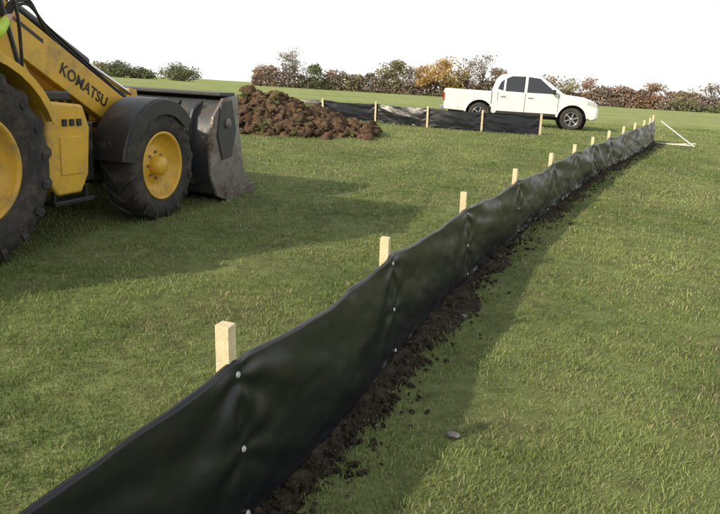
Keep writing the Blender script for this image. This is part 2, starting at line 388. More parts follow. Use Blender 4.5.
# ------------------------------------------------------------------ grass
def grass():
    xs=[];ys=[]
    def band(d0,d1,dens):
        hw0=.75*d1+2.2
        area=(d1-d0)*2*hw0;k=int(area*dens)
        return rng.uniform(-hw0,hw0,k),rng.uniform(d0,d1,k)
    edges=[.3,1.5,3,4,5,6.5,8,10,13,17,22,30]
    for a,b in zip(edges[:-1],edges[1:]):
        m=(a+b)/2;dens=min(8000,8000*(2.8/m)**1.75)
        x,y=band(a,b,dens);xs.append(x);ys.append(y)
    x=np.concatenate(xs);y=np.concatenate(ys)
    fd=fence_d(x,y)
    keep=np.ones(len(x),bool)
    pr=rng.random(len(x))
    wn_=.21+.20*(fbm(x*2.2,y*2.2,80)-.5)*2
    cover=np.clip((fd-wn_*.35)/(wn_*.9),0,1)
    tuft=(fbm(x*9,y*9,85,2)>.55)*.5
    keep&=(fd<-.01)|(pr<.07+cover+tuft*(fd>.04))
    clump=fbm(x*7,y*7,81,3);bare=fbm(x*1.7+3,y*1.7,86,4)
    keep&=(pr<.25+1.35*clump)
    keep&=(pr<np.clip(1.95-2.2*bare,.25,1))
    keep&=~(((x-mx)/2.4)**2+((y-my)/1.3)**2<.8)
    x=x[keep];y=y[keep];clump=clump[keep];fd=fd[keep]
    n=len(x);d=np.hypot(x,y)
    z=gz(x,y)
    big=fbm(x*.8,y*.8,82,3);dry=fbm(x*2.5+40,y*2.5,83,3)
    sc=np.maximum(1,d/3.2)
    hgt=(.010+.028*rng.random(n)**1.7)*(.30+1.25*clump)*np.minimum(1.5,sc**.25)
    w=(.0013+.0015*rng.random(n))*sc**.85
    az=rng.uniform(0,2*math.pi,n);lean=rng.uniform(.2,1.3,n)*hgt
    la=rng.uniform(0,2*math.pi,n)
    dx=np.cos(az)*w;dy=np.sin(az)*w;lx=np.cos(la)*lean;ly=np.sin(la)*lean
    V=np.empty((n,5,3))
    V[:,0]=np.stack([x-dx,y-dy,z-.004],-1);V[:,1]=np.stack([x+dx,y+dy,z-.004],-1)
    V[:,2]=np.stack([x+dx*.8+lx*.35,y+dy*.8+ly*.35,z+hgt*.6],-1);V[:,3]=np.stack([x-dx*.8+lx*.35,y-dy*.8+ly*.35,z+hgt*.6],-1)
    V[:,4]=np.stack([x+lx,y+ly,z+hgt],-1)
    b=np.arange(n)*5
    loops=np.empty((n,7),dtype=np.int32)
    for k,o in enumerate([0,1,2,3,3,2,4]): loops[:,k]=b+o
    starts=np.stack([np.arange(n)*7,np.arange(n)*7+4],-1).ravel();totals=np.tile([4,3],n)
    c1=np.array([.14,.22,.06]);c2=np.array([.34,.40,.15]);c3=np.array([.48,.43,.25])
    t=np.clip(.55*rng.random(n)+1.9*(big-.42),0,1)[:,None]
    c=c1*(1-t)+c2*t
    c=c*(1+.06*np.sin(fd*5.2))[:,None]*(.82+.4*fbm(x*4.5,y*4.5,88,2))[:,None]
    isd=(rng.random(n)<np.clip(.07+1.5*(dry-.47),.05,.55))[:,None]
    c=np.where(isd,c3*rng.uniform(.45,1.1,n)[:,None],c)
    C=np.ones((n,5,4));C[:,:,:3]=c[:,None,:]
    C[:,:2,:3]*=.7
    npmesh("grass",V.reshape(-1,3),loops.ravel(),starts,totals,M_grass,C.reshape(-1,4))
grass()

# ------------------------------------------------------------------ trees
class Foliage:
    def __init__(s): s.V=[];s.C=[];s.tv=[];s.tf=[]
    def leaves(s,cen,size,col,var=.25):
        n=len(cen)
        a=rng.normal(size=(n,3));a/=np.linalg.norm(a,axis=1)[:,None]
        b=np.cross(a,rng.normal(size=(n,3)));b/=np.linalg.norm(b,axis=1)[:,None]
        sz=size*rng.uniform(.5,1.3,n)[:,None]
        q=np.stack([cen-a*sz-b*sz*.5,cen+a*sz*.2-b*sz*.7,cen+a*sz+b*sz*.1,cen-a*sz*.1+b*sz*.7],1)
        c=np.asarray(col)*(1+var*(rng.random((n,1))-.5)*2)
        s.V.append(q);C=np.ones((n,4,4));C[:,:,:3]=c[:,None,:];s.C.append(C)
    def limb(s,p,q,r0,r1,k=6):
        p=np.array(p,float);q=np.array(q,float);d=q-p;d/=np.linalg.norm(d)
        u=np.cross(d,[.3,.8,.1]);u/=np.linalg.norm(u);v=np.cross(d,u);o=len(s.tv)
        for P,r in((p,r0),(q,r1)):
            for i in range(k):
                a=2*math.pi*i/k;s.tv.append(P+r*(math.cos(a)*u+math.sin(a)*v))
        for i in range(k): s.tf.append((o+i,o+(i+1)%k,o+k+(i+1)%k,o+k+i))
    def tree(s,x,y,h,w,col,n=1500,size=.28,bare=False):
        z=gzf(x,y);th=h*.3
        s.limb((x,y,z-.3),(x,y,z+th),.022*h,.016*h);s.limb((x,y,z+th),(x+rng.uniform(-.5,.5),y,z+h*.75),.016*h,.005*h)
        nb=13 if not bare else 26
        lobes=[]
        for i in range(nb):
            a=rng.uniform(0,6.28);r=w*.5*rng.uniform(.2,.95);hz=z+h*rng.uniform(.22,.92)
            k=1-abs((hz-z)/h-.5)*.9
            e=np.array([x+math.cos(a)*r*k,y+math.sin(a)*r*k,hz])
            s.limb((x,y,z+h*rng.uniform(.15,.5)),e,.008*h,.0025*h,4);lobes.append(e)
            if bare:
                for j in range(5):
                    e2=e+rng.normal(size=3)*np.array([.1,.1,.08])*w+[0,0,h*.08];s.limb(e,e2,.004*h,.0015*h,3)
        lobes.append(np.array([x,y,z+h*.85]))
        per=max(10,n//len(lobes))
        for e in lobes:
            rad=w*rng.uniform(.14,.27)
            p=rng.normal(size=(per,3));p/=np.linalg.norm(p,axis=1)[:,None];p*=(rng.random((per,1))**.45)*rad*np.array([1,1,.8])
            shade=rng.uniform(.8,1.18)
            s.leaves(e+p,size,np.asarray(col)*shade)
    def hedge(s,x0,x1,yf,h,col,dens=26,size=.3,seed=0):
        n=int((x1-x0)*dens*h)
        x=rng.uniform(x0,x1,n);hh=h*(.40+.95*fbm(x*.22,x*0,90+seed,3));z=rng.random(n)**1.1*hh
        y=yf(x)+rng.normal(0,1.0,n)*(1-.5*z/h)
        z0=gz(x,y);tone=(.75+.5*fbm(x*.45,z*.6,91+seed,3))[:,None]
        ct=np.clip((fbm(x*.09,x*0,92+seed,2)-.35)*2.5,0,1)[:,None]
        cc=np.asarray(col[0])*(1-ct)+np.asarray(col[1])*ct
        s.leaves(np.stack([x,y,z0+z],-1),size,cc*tone)
    def build(s,name):
        V=np.vstack([v.reshape(-1,3) for v in s.V]);C=np.vstack([c.reshape(-1,4) for c in s.C]);n=len(V)//4
        nt=len(s.tv)
        allV=np.vstack([V,np.array(s.tv)]) if nt else V
        allC=np.vstack([C,np.tile([.14,.12,.10,1],(nt,1))]) if nt else C
        loops=np.arange(n*4)
        if nt: loops=np.concatenate([loops,np.array(s.tf).ravel()+n*4])
        k=len(loops)//4
        return npmesh(name,allV,loops,np.arange(k)*4,np.full(k,4),M_leaf,allC)
GRN=(.18,.20,.11);OLV=(.29,.27,.15);ORG=(.50,.35,.16);RST=(.36,.24,.17);BRN=(.31,.24,.20);GRY=(.35,.31,.28);YEL=(.52,.42,.18)  # foliage tones lightened: distance haze is painted into these colours
T=Foliage()
yf=lambda x:152-.12*x+2*np.sin(x*.07)
T.hedge(-27,26,yf,3.3,[(.25,.19,.15),(.23,.22,.13)],dens=48,seed=1)  # hedge colours likewise lightened to carry painted haze
T.hedge(22,60,yf,4.2,[BRN,RST],dens=46,seed=2)
T.hedge(55,150,yf,4.0,[RST,GRY],dens=38,seed=3)
T.hedge(60,150,lambda x:yf(x)-3,1.8,[BRN,GRN],dens=38,seed=4)
for (x,h,w,c,n_,b) in [(-24,4.4,7,RST,1000,False),(-20,7.8,6,GRY,400,True),(-17,8.4,7,GRY,400,True),(-13,5.2,7,GRN,1200,False),(-8,4.2,7,BRN,1000,False),(-3,3.8,6,OLV,900,False),
   (3,6.6,7,OLV,1300,False),(5.5,7.6,8,OLV,1600,False),(9,6.2,6,GRY,500,True),(12,6.8,8,ORG,1700,False),(16,7.8,9,ORG,2200,False),(19.5,6.2,7,YEL,1300,False),(22,9.0,7,GRY,350,True),(25,9.8,8,GRY,420,True),
   (29,6.8,8,RST,1300,False),(34,5.0,8,BRN,1200,False),(38,5.6,7,RST,1100,False),(43,4.8,8,OLV,1000,False),(48,5.4,7,RST,1100,False),(54,4.2,7,BRN,1100,False),(60,5.0,7,RST,1100,False),(66,4.2,8,OLV,1100,False),(72,6.0,6,GRY,450,True),(78,4.6,7,RST,1000,False),(86,5.8,7,GRY,500,True),(96,6.5,8,RST,900,False),(110,6.5,8,OLV,900,False)]:
    T.tree(x,float(yf(x))+rng.uniform(-2,3),h,w,c,n_,.24,bare=b)
T.build("treeline")
for nm,x,y,h,w,c in (("small_tree",-43,152,3.4,8,GRN),("small_tree",-57,152,3.4,7,GRN),("small_tree",-62,153,2.7,6,OLV),("small_tree",-52.5,154,2.0,6,GRN)):
    T=Foliage();T.tree(x,y,h,w,c,1500,.2);p=rng.normal(size=(2200,3))*[w*.2,w*.2,h*.2]+[x,y,gzf(x,y)+h*.45];p[:,2]=np.maximum(p[:,2],gzf(x,y)+.1);T.leaves(p,.2,c);T.build(nm)

# ------------------------------------------------------------------ backhoe loader
BL=empty("backhoe_loader",(-3.87,4.98,.0),R(90-16))
def wheel(prefix,x,y,r,w,rimr,side,parent,nl=18,rimmat=M_yel):
    hw=w/2;c=(x,y,r)
    prof=[(rimr,-hw*.78),(rimr+.03,-hw*.92),(r*.80,-hw*1.0),(r*.93,-hw*.95),(r*.965,-hw*.75),(r*.97,0),(r*.965,hw*.75),(r*.93,hw*.95),(r*.80,hw),(rimr+.03,hw*.92),(rimr,hw*.78)]
    lathe(prefix+"_tyre",prof,M_rub,parent,c,64)
    V=[];F=[]
    for s_ in(-1,1):
        for i in range(nl):
            a0=2*math.pi*(i+(.5 if s_>0 else 0))/nl
            pts=[(0.02,0,1.0),(.5,.35,1.0),(.93,.62,.985),(1.03,.70,.90)]
            o=len(V)
            for (t,sh,rf) in pts:
                yy=t*hw*s_;aa=a0-sh*2*math.pi/nl*1.1
                da=.017/r
                wd=1+.4*t
                for (rr2,sg) in ((r*rf-.055,-1),(r*rf+.004,-1),(r*rf+.004,1),(r*rf-.055,1)):
                    a=aa+sg*da*wd*(1.35 if rr2<r*rf-.01 else 1)
                    V.append((x+rr2*math.cos(a),y+yy,r+rr2*math.sin(a)))
            for k in range(3):
                for j in range(3): F.append((o+k*4+j,o+k*4+j+1,o+k*4+4+j+1,o+k*4+4+j))
            F.append((o,o+1,o+2,o+3));e_=o+12;F.append((e_+3,e_+2,e_+1,e_))
    pymesh(prefix+"_lugs",V,F,M_rub,parent)
    sg=side
    prof=[(rimr+.012,sg*hw*.86),(rimr+.016,sg*hw*.92),(rimr-.008,sg*hw*.94),(rimr-.02,sg*hw*.80),(rimr-.03,sg*hw*.55),(rimr*.80,sg*hw*.42),(rimr*.74,sg*hw*.30),(rimr*.50,sg*hw*.26),(rimr*.47,sg*hw*.34),(.001,sg*hw*.34)]
    lathe(prefix+"_rim",prof,rimmat,parent,c,56)
    prof=[(rimr+.01,-sg*hw*.86),(rimr-.03,-sg*hw*.5),(rimr*.6,-sg*hw*.2),(.001,-sg*hw*.2)]
    lathe(prefix+"_rim_inner",prof,rimmat,parent,c,40)
    prof=[(rimr*.30,sg*hw*.34),(rimr*.29,sg*hw*.85),(rimr*.22,sg*hw*.98),(.001,sg*hw*.98)]
    lathe(prefix+"_hub",prof,M_yel if rimmat==M_yel else M_plas,parent,c,28)
    bm=bmesh.new()
    for i in range(8):
        a=2*math.pi*i/8
        mt=Matrix.Translation((x+rimr*.40*math.cos(a),y+sg*hw*.37,r+rimr*.40*math.sin(a)))@Matrix.Rotation(math.pi/2,4,'X')
        bmesh.ops.create_cone(bm,cap_ends=True,segments=6,radius1=rimr*.045,radius2=rimr*.045,depth=.035,matrix=mt)
    me=bpy.data.meshes.new(prefix+"_bolts");bm.to_mesh(me);bm.free();me.materials.append(M_steel)
    o=bpy.data.objects.new(prefix+"_bolts",me);COL.objects.link(o);o.parent=parent
FR=.59;FX=2.30;FY=.98
for sd,nm in((-1,"right"),(1,"left")):
    wheel("rear_wheel_"+nm,0,sd*.90,.76,.44,.41,sd,BL,18)
    wheel("front_wheel_"+nm,FX,sd*FY,FR,.36,.345,sd,BL,16)
box("chassis",-.9,2.75,-.34,.34,.45,.85,M_blk,BL,.03)
box("front_axle",FX-.1,FX+.1,-.85,.85,.48,.68,M_blk,BL,.03)
box("rear_axle",-.15,.15,-.75,.75,.6,.88,M_blk,BL,.04)
prism("hood",[(.95,.85),(.95,1.62),(1.3,1.60),(2.55,1.30),(2.85,1.20),(2.92,.85)],-.36,.36,M_yel,BL,.05,3)
for i in range(7):
    box("hood_vent_%d"%i,1.35+i*.12,1.41+i*.12,-.372,-.355,1.0,1.26,M_plas,BL,.004)
prism("grille",[(2.88,.72),(2.94,.72),(2.92,1.17),(2.87,1.17)],-.30,.30,M_plas,BL,.01)
tube("exhaust",[(1.75,.25,1.45),(1.75,.25,2.2),(1.70,.25,2.35)],.035,M_blk,BL)
for sd in(-1,1):
    y0,y1=(-1.02,-.42) if sd<0 else(.42,1.02)
    nm="right" if sd<0 else "left"
    prism("side_tank_"+nm,[(.80,.56),(.90,.44),(1.20,.44),(1.30,.60),(1.34,1.02),(1.26,1.22),(.74,1.26),(.78,1.1)],y0,y1,M_yel,BL,.03,3)
    ys=(-1.032 if sd<0 else 1.018)
    box("tank_cap_panel",.94,1.22,ys,ys+.014,.62,.95,M_yel,BL,.01)
    for q in range(3): box("tank_handle_%d"%q,.98+.09*q,1.03+.09*q,ys-.004,ys+.02,1.04,1.10,M_plas,BL,.004)
    box("tank_step",.82,1.32,y0-.03 if sd<0 else y1-.1,y0+.1 if sd<0 else y1+.03,.36,.40,M_blk,BL,.008)
    for q in(.86,1.26): box("step_hanger",q,q+.03,y0+.02,y0+.05,.38,.50,M_blk,BL,.003)
    box("battery_box",1.36,1.58,y0+.16,y1-.05,.50,1.05,M_blk,BL,.02)
    box("tank_top_tray",.86,1.18,y0+.06,y1-.1,1.25,1.33,M_blk,BL,.02)
def arc_fender(name,cx,cz,r,a0,a1,y0,y1,th,mat,lip=.06,outer=-1):
    n=16;V=[];F=[]
    prof=[(r,y0),(r+th*.3,y0),(r+th,y0+.03),(r+th,y1-.03),(r+th*.3,y1),(r,y1)]
    ye=y0 if outer<0 else y1
    for i in range(n+1):
        a=R(a0+(a1-a0)*i/n)
        for (q,yy) in prof:
            V.append((cx+q*math.cos(a),yy,cz+q*math.sin(a)))
    m=len(prof)
    for i in range(n):
        for k in range(m): F.append((i*m+k,i*m+(k+1)%m,(i+1)*m+(k+1)%m,(i+1)*m+k))
    F.append(tuple(range(m)));F.append(tuple(range(n*m+m-1,n*m-1,-1)))
    pymesh(name,V,F,mat,BL,smooth=False,bevel=.008)
    V=[];F=[]
    for i in range(n+1):
        a=R(a0+(a1-a0)*i/n)
        for (q,dy) in((r+th*.6,0),(r-lip,0),(r-lip,.012),(r+th*.6,.012)):
            V.append((cx+q*math.cos(a),ye-(.006 if outer<0 else .006)+dy,cz+q*math.sin(a)))
    for i in range(n):
        for k in range(4): F.append((i*4+k,i*4+(k+1)%4,(i+1)*4+(k+1)%4,(i+1)*4+k))
    F.append((0,1,2,3));F.append((n*4+3,n*4+2,n*4+1,n*4))
    pymesh(name+"_lip",V,F,mat,BL,smooth=False,bevel=.003)
for sd in(-1,1):
    y0,y1=(-1.13,-.66) if sd<0 else(.66,1.13)
    arc_fender("rear_fender_%s"%("right" if sd<0 else "left"),0,.76,.87,22,165,y0,y1,.03,M_yel,.05,sd)
    y0,y1=(-1.18,-.76) if sd<0 else(.76,1.18)
    arc_fender("front_fender_%s"%("right" if sd<0 else "left"),FX,FR,.665,42,172,y0,y1,.035,M_blk,.13,sd)
    box("fender_bracket",FX-.2,FX-.1,min(sd*.78,sd*.34),max(sd*.78,sd*.34),.95,1.0,M_blk,BL,.005)
box("cab_floor",-.75,.85,-.64,.64,.9,1.05,M_blk,BL,.03)
prism("cab_roof",[(-.95,2.62),(.72,2.62),(.66,2.74),(-.88,2.76)],-.72,.72,M_yel,BL,.04,3)
for sd in(-1,1):
    y=sd*.66
    for k,(a,b) in enumerate((((.86,1.05),(.90,1.55)),((.90,1.55),(.58,2.64)),((-.10,1.05),(-.12,2.64)),((-.75,1.05),(-.80,2.64)))):
        tube("cab_pillar_%d_%d"%(k,sd),[(a[0],y,a[1]),(b[0],y,b[1])],.035,M_blk,BL,3,False)
    xr=.89 if sd>0 else -.12
    v=[(min(.86,xr),y*.985,1.08),(min(.89,xr),y*.985,1.5),(min(.57,xr),y*.985,2.6),(-.78,y*.985,2.6),(-.74,y*.985,1.08)]
    ob=pymesh("cab_side_glass_%d"%sd,v+[(p[0],p[1]*.985,p[2]) for p in v],[(0,1,2,3,4),(9,8,7,6,5)]+[(i,(i+1)%5,5+(i+1)%5,5+i) for i in range(5)],None,BL)
    ob.data.materials.append(M_glass)
pymesh("cab_windscreen",[(.89,-.62,1.5),(.89,.62,1.5),(.57,.62,2.6),(.57,-.62,2.6)],[(0,1,2,3)],M_glass,BL)
pymesh("cab_rear_glass",[(-.76,-.62,1.1),(-.76,.62,1.1),(-.80,.62,2.6),(-.80,-.62,2.6)],[(0,1,2,3)],M_glass,BL)
box("dash",.45,.80,-.5,.5,1.0,1.55,M_plas,BL,.03)
box("seat",-.35,.15,-.25,.25,1.15,1.35,M_seat,BL,.05);box("seat_back",-.42,-.30,-.25,.25,1.35,1.95,M_seat,BL,.05)
lathe("steering_wheel",[(.17,-.012),(.182,0),(.17,.012),(.158,0),(.17,-.012)],M_plas,BL,(.45,0,1.72),24)
def build_driver():
    J={'pel':(-.02,-.12,1.43,.13),'spi':(.04,-.24,1.60,.125),'che':(.14,-.40,1.80,.145),'nec':(.20,-.52,1.99,.055),'hd1':(.23,-.56,2.08,.085),'hd2':(.25,-.60,2.18,.098),'hd3':(.25,-.62,2.26,.075),
       'sl':(.10,-.26,1.92,.07),'el':(.33,-.12,1.74,.048),'wl':(.47,-.10,1.72,.030),'hl':(.52,-.10,1.73,.030),
       'sr':(.28,-.62,1.84,.075),'er':(.52,-.86,1.74,.055),'wr':(.70,-.78,1.86,.036),'hr':(.76,-.75,1.90,.030),
       'hpl':(.02,-.02,1.42,.09),'kl':(.42,-.02,1.48,.065),'al':(.55,-.05,1.10,.045),'tl':(.68,-.05,1.08,.04),
       'hpr':(.04,-.24,1.42,.09),'kr':(.42,-.32,1.48,.065),'ar':(.52,-.34,1.10,.045),'tr':(.65,-.36,1.08,.04)}
    E=[('pel','spi'),('spi','che'),('che','nec'),('nec','hd1'),('hd1','hd2'),('hd2','hd3'),('che','sl'),('sl','el'),('el','wl'),('wl','hl'),('che','sr'),('sr','er'),('er','wr'),('wr','hr'),
       ('pel','hpl'),('hpl','kl'),('kl','al'),('al','tl'),('pel','hpr'),('hpr','kr'),('kr','ar'),('ar','tr')]
    for hnd,wx in (('hl',1),('hr',1)):
        b=J[hnd]
        for i,(dy,dz,ln) in enumerate(((-.03,.0,.06),(-.01,.0,.07),(.01,.0,.065),(.03,.0,.05),(.04,-.02,.035))):
            J[hnd+'a%d'%i]=(b[0]+ln*.5,b[1]+dy,b[2]+dz+.01,.0095);J[hnd+'b%d'%i]=(b[0]+ln,b[1]+dy,b[2]+dz-.02,.008)
            E+=[(hnd,hnd+'a%d'%i),(hnd+'a%d'%i,hnd+'b%d'%i)]
    ks=list(J);me=bpy.data.meshes.new("driver");me.from_pydata([J[k][:3] for k in ks],[(ks.index(a),ks.index(b)) for a,b in E],[])
    tmp=bpy.data.objects.new("tmp_driver",me);COL.objects.link(tmp)
    tmp.modifiers.new("s",'SKIN')
    for i,k in enumerate(ks):
        sv=me.skin_vertices[0].data[i];sv.radius=(J[k][3],J[k][3]);sv.use_root=(k=='pel')
    m=tmp.modifiers.new("u",'SUBSURF');m.levels=2;m.render_levels=2
    dg=bpy.context.evaluated_depsgraph_get();nm=bpy.data.meshes.new_from_object(tmp.evaluated_get(dg))
    bpy.data.objects.remove(tmp)
    for mt in (M_jack,M_trou,M_skin,M_hair,M_plas): nm.materials.append(mt)
    for p in nm.polygons:
        c=p.center;p.use_smooth=True;k=0
        if c.z>2.0 and c.y<-.45: k=3 if (c.z>2.20 or c.x<.20) else 2
        elif (c.x>.70 and c.z>1.6) or (c.x>.47 and c.z>1.6 and c.y>-.3): k=2
        elif c.z<1.14: k=4
        elif c.z<1.50: k=1
        p.material_index=k
    o=bpy.data.objects.new("driver",nm);COL.objects.link(o);o.parent=BL
    for yy in(-.03,.03):
        box("driver_eye",.338,.346,-.60+yy-.01,-.60+yy+.01,2.165,2.175,M_hair,BL,.002)
    prism("driver_nose",[(.33,2.17),(.365,2.13),(.33,2.12)],-.61,-.59,M_skin,BL,.004)
    box("driver_mouth",.325,.333,-.615,-.575,2.085,2.09,M_hair,BL,.001)
build_driver()
tube("grab_rail",[(.66,-.68,2.35),(.74,-.76,2.2),(.86,-.76,1.6),(.88,-.70,1.35)],.014,M_blk,BL)
AY=.58
arm_poly=[(.30,2.26),(.20,2.14),(.24,1.96),(.42,1.90),(2.20,.95),(2.60,.86),(3.00,.42),(3.16,.34),(3.26,.44),(3.18,.56),(2.92,1.04),(2.66,1.20),(2.35,1.27),(.50,2.22)]
for sd in(-1,1):
    y=sd*AY;nm="right" if sd<0 else "left"
    prism("loader_arm_"+nm,arm_poly,y-.055,y+.055,M_yel,BL,.012)
    tw=[(.95,.85),(1.25,.85),(1.10,1.35),(.62,2.12),(.40,2.18),(.28,2.05),(.75,1.35)]
    prism("loader_tower_"+nm,tw,y-.10 if sd<0 else y+.06,y-.06 if sd<0 else y+.10,M_yel,BL,.01)
    prism("loader_tower_inner_"+nm,tw,y+.062 if sd<0 else y-.10,y+.10 if sd<0 else y-.062,M_yel,BL,.01)
    lathe("arm_pin_"+nm,[(.001,-.13),(.055,-.13),(.055,.13),(.001,.13)],M_steel,BL,(.38,y,2.06),20)
    lathe("arm_pin_front_"+nm,[(.001,-.08),(.05,-.08),(.05,.08),(.001,.08)],M_steel,BL,(3.12,y,.46),20)
    yy=y
    tube("lift_cylinder_"+nm,[(1.05,yy-.0,.98),(1.75,yy-.0,1.0)],.055,M_blk,BL,4,False)
    tube("lift_rod_"+nm,[(1.75,yy,1.0),(2.35,yy,1.02)],.028,M_chrome,BL,4,False)
    tube("bucket_cylinder_"+nm,[(1.15,y*.72,2.02),(2.05,y*.72,1.60)],.055,M_blk,BL,4,False)
    tube("bucket_rod_"+nm,[(2.05,y*.72,1.60),(2.80,y*.72,1.28)],.028,M_chrome,BL,4,False)
    prism("bucket_link_"+nm,[(2.74,1.36),(2.86,1.34),(2.98,.85),(2.88,.78),(2.80,1.1)],y*.72-.03,y*.72+.03,M_yel,BL,.008)
    tube("bucket_tie_"+nm,[(2.82,y*.72,1.28),(3.20,y*.72,.95)],.035,M_yel,BL,3,False)
    for k in range(3):
        tube("hose_%s_%d"%(nm,k),[(.75,y-sd*-.03,1.50+.05*k),(1.0,y+sd*(.07),2.02+.03*k),(1.35,y+sd*.03,1.87-.03*k),(1.9,y+sd*.0,1.58-.03*k),(2.4,y+sd*.0,1.30-.02*k),(2.75,y+sd*.0,1.14-.03*k)],.013,M_hose,BL,2)
    prism("arm_stripe_"+nm,[(.7,2.04),(1.25,1.76),(1.25,1.725),(.7,2.005)],min(y+sd*.0555,y+sd*.058),max(y+sd*.0555,y+sd*.058),M_blk,BL,0)
box("arm_cross_member",2.42,2.58,-.52,.52,.96,1.10,M_yel,BL,.02)
tc=bpy.data.curves.new("arm_lettering",'FONT');tc.body="KOMATSU";tc.size=.15;tc.extrude=.002;tc.space_character=1.03;tc.offset=.002
to=bpy.data.objects.new("arm_lettering",tc);COL.objects.link(to);to.parent=BL;tc.materials.append(M_blk)
to.location=(1.42,-AY-.0585,1.49);to.rotation_euler=(R(90),R(27),0)
# bucket
bw=1.20
k_=.95
shell=[(x,z*k_) for x,z in[(3.78,1.38),(3.46,1.33),(3.24,1.12),(3.14,.80),(3.16,.45),(3.32,.17),(3.62,.06),(4.25,.05)]]
th=.03
inner=[(x+(.02 if i>0 else 0)+ (th if 0<i<6 else 0),z+(th if i>3 else -th if i<2 else 0)) for i,(x,z) in enumerate(shell)]
prism("bucket_shell",shell+inner[::-1],-bw,bw,M_dkg,BL,.006)
side=[(x,z*k_) for x,z in[(3.80,1.40),(3.44,1.36),(3.21,1.14),(3.11,.80),(3.13,.44),(3.30,.14),(3.62,.03),(4.28,.03),(4.22,.16),(3.98,.45),(3.86,.95)]]
for sd in(-1,1):
    y=sd*bw
    prism("bucket_side_%d"%sd,side,min(y,y+sd*.035),max(y,y+sd*.035),M_steel,BL,.006)
    prism("bucket_wear_plate_%d"%sd,[(3.5,.02),(4.32,.02),(4.26,.20),(3.5,.16)],min(y+sd*.037,y+sd*.06),max(y+sd*.037,y+sd*.06),M_steel,BL,.005)
    prism("bucket_clam_plate_%d"%sd,[(x,z*k_) for x,z in[(3.36,1.30),(3.62,1.34),(3.74,.95),(3.62,.62),(3.40,.60),(3.28,.9)]],min(y+sd*.037,y+sd*.055),max(y+sd*.037,y+sd*.055),M_dkg,BL,.005)
    lathe("bucket_pin_%d"%sd,[(.001,-.02),(.06,-.02),(.06,.02),(.001,.02)],M_steel,BL,(3.5,y+sd*.06,1.0),18)
for k,yy in enumerate((-.95,-.66,-.50,.50,.66,.95)):
    prism("bucket_rib_%d"%k,[(x,z*k_) for x,z in[(3.5,1.34),(3.22,1.22),(3.06,.95),(3.02,.5),(3.14,.30),(3.25,.28),(3.15,.5),(3.16,.85),(3.26,1.1),(3.5,1.30)]],yy-.018,yy+.018,M_dkg,BL,.004)
box("bucket_top_bar",3.42,3.80,-bw,bw,1.315,1.36,M_dkg,BL,.01)
tube("bucket_cross_tube",[(3.06,-1.0,.90),(3.06,1.0,.90)],.045,M_dkg,BL,3,False)
for i in range(8):
    yy=-1.05+i*.3
    prism("bucket_tooth_%d"%i,[(4.15,.03),(4.45,.02),(4.15,.11)],yy-.035,yy+.035,M_steel,BL,.004)
box("backhoe_frame",-1.15,-.85,-1.0,1.0,.35,.95,M_blk,BL,.03)
prism("backhoe_boom",[(-1.15,.9),(-1.35,.9),(-1.75,2.1),(-1.55,3.0),(-1.35,3.0),(-1.45,2.1)],-.12,.12,M_yel,BL,.02)
prism("backhoe_dipper",[(-1.45,3.05),(-1.70,3.0),(-2.25,1.3),(-2.1,1.2)],-.10,.10,M_yel,BL,.02)
prism("backhoe_bucket",[(-2.3,1.35),(-2.05,1.2),(-1.85,.8),(-2.0,.5),(-2.4,.5),(-2.45,.9)],-.3,.3,M_dkg,BL,.02)
for sd in(-1,1):
    box("stabiliser_leg_%d"%sd,-1.12,-.95,sd*1.0-.08,sd*1.0+.08,.25,1.4,M_yel,BL,.02)
    box("stabiliser_pad_%d"%sd,-1.25,-.85,sd*1.0-.15,sd*1.0+.15,.2,.25,M_blk,BL,.01)

# ------------------------------------------------------------------ pickup
yaw=R(-14)
PU=empty("pickup_truck",(3.92,23.35,gzf(4.5,23.0)-.04),yaw,0,0)
wb=3.0;wr=.365
def archpts(cx,r,n=10,z0=.42):
    a0=math.asin((z0-wr)/r)
    return [(cx+r*math.cos(a),wr+r*math.sin(a)) for a in np.linspace(math.pi-a0,a0,n)]
low=[(-1.22,.62),(-1.20,.45)]+archpts(0,.47)+archpts(wb,.47)+[(3.62,.36),(3.74,.42),(3.78,.72),(3.74,.88),(3.62,.98),(3.30,1.06),(2.72,1.12),(.42,1.12),(.36,1.12),(-1.20,1.14),(-1.24,1.05)]
hw=.86
prism("body_left",low,hw-.10,hw,M_white,PU,.035,3);prism("body_right",low,-hw,-hw+.10,M_white,PU,.035,3)
prism("body_core",[(.38,.42),(2.45,.42),(2.45,1.09),(.38,1.09)],-hw+.09,hw-.09,M_white,PU,.01)
prism("bonnet",[(2.40,.80),(3.72,.80),(3.72,.88),(3.60,.985),(3.28,1.085),(2.70,1.14),(2.40,1.14)],-hw+.08,hw-.08,M_white,PU,.04,3)
prism("front_bumper",[(3.50,.36),(3.72,.36),(3.81,.46),(3.81,.70),(3.76,.80),(3.50,.80)],-hw+.03,hw-.03,M_white,PU,.05,3)
box("bed_floor",-1.18,.40,-hw+.09,hw-.09,.55,.62,M_plas,PU,.01)
box("bed_front_wall",.33,.38,-hw+.09,hw-.09,.6,1.11,M_white,PU,.01)
box("tailgate",-1.225,-1.16,-hw+.06,hw-.06,.60,1.13,M_white,PU,.02)
box("rear_bumper",-1.34,-1.20,-hw+.05,hw-.05,.42,.58,M_rim,PU,.03)
box("chassis",-1.1,3.5,-.45,.45,.30,.45,M_plas,PU,.02)
def loft(name,poly_b,mat,tz0,tz1,w0,w1,bev=.04):
    v=[]
    def wy(z): t=(z-tz0)/(tz1-tz0);return w0+(w1-w0)*t
    n=len(poly_b)
    for sg in(-1,1):
        for p in poly_b: v.append((p[0],sg*wy(p[1]),p[1]))
    f=[tuple(range(n)),tuple(range(2*n-1,n-1,-1))]+[(i,(i+1)%n,n+(i+1)%n,n+i) for i in range(n)]
    return pymesh(name,v,f,mat,PU,bevel=bev,seg=3)
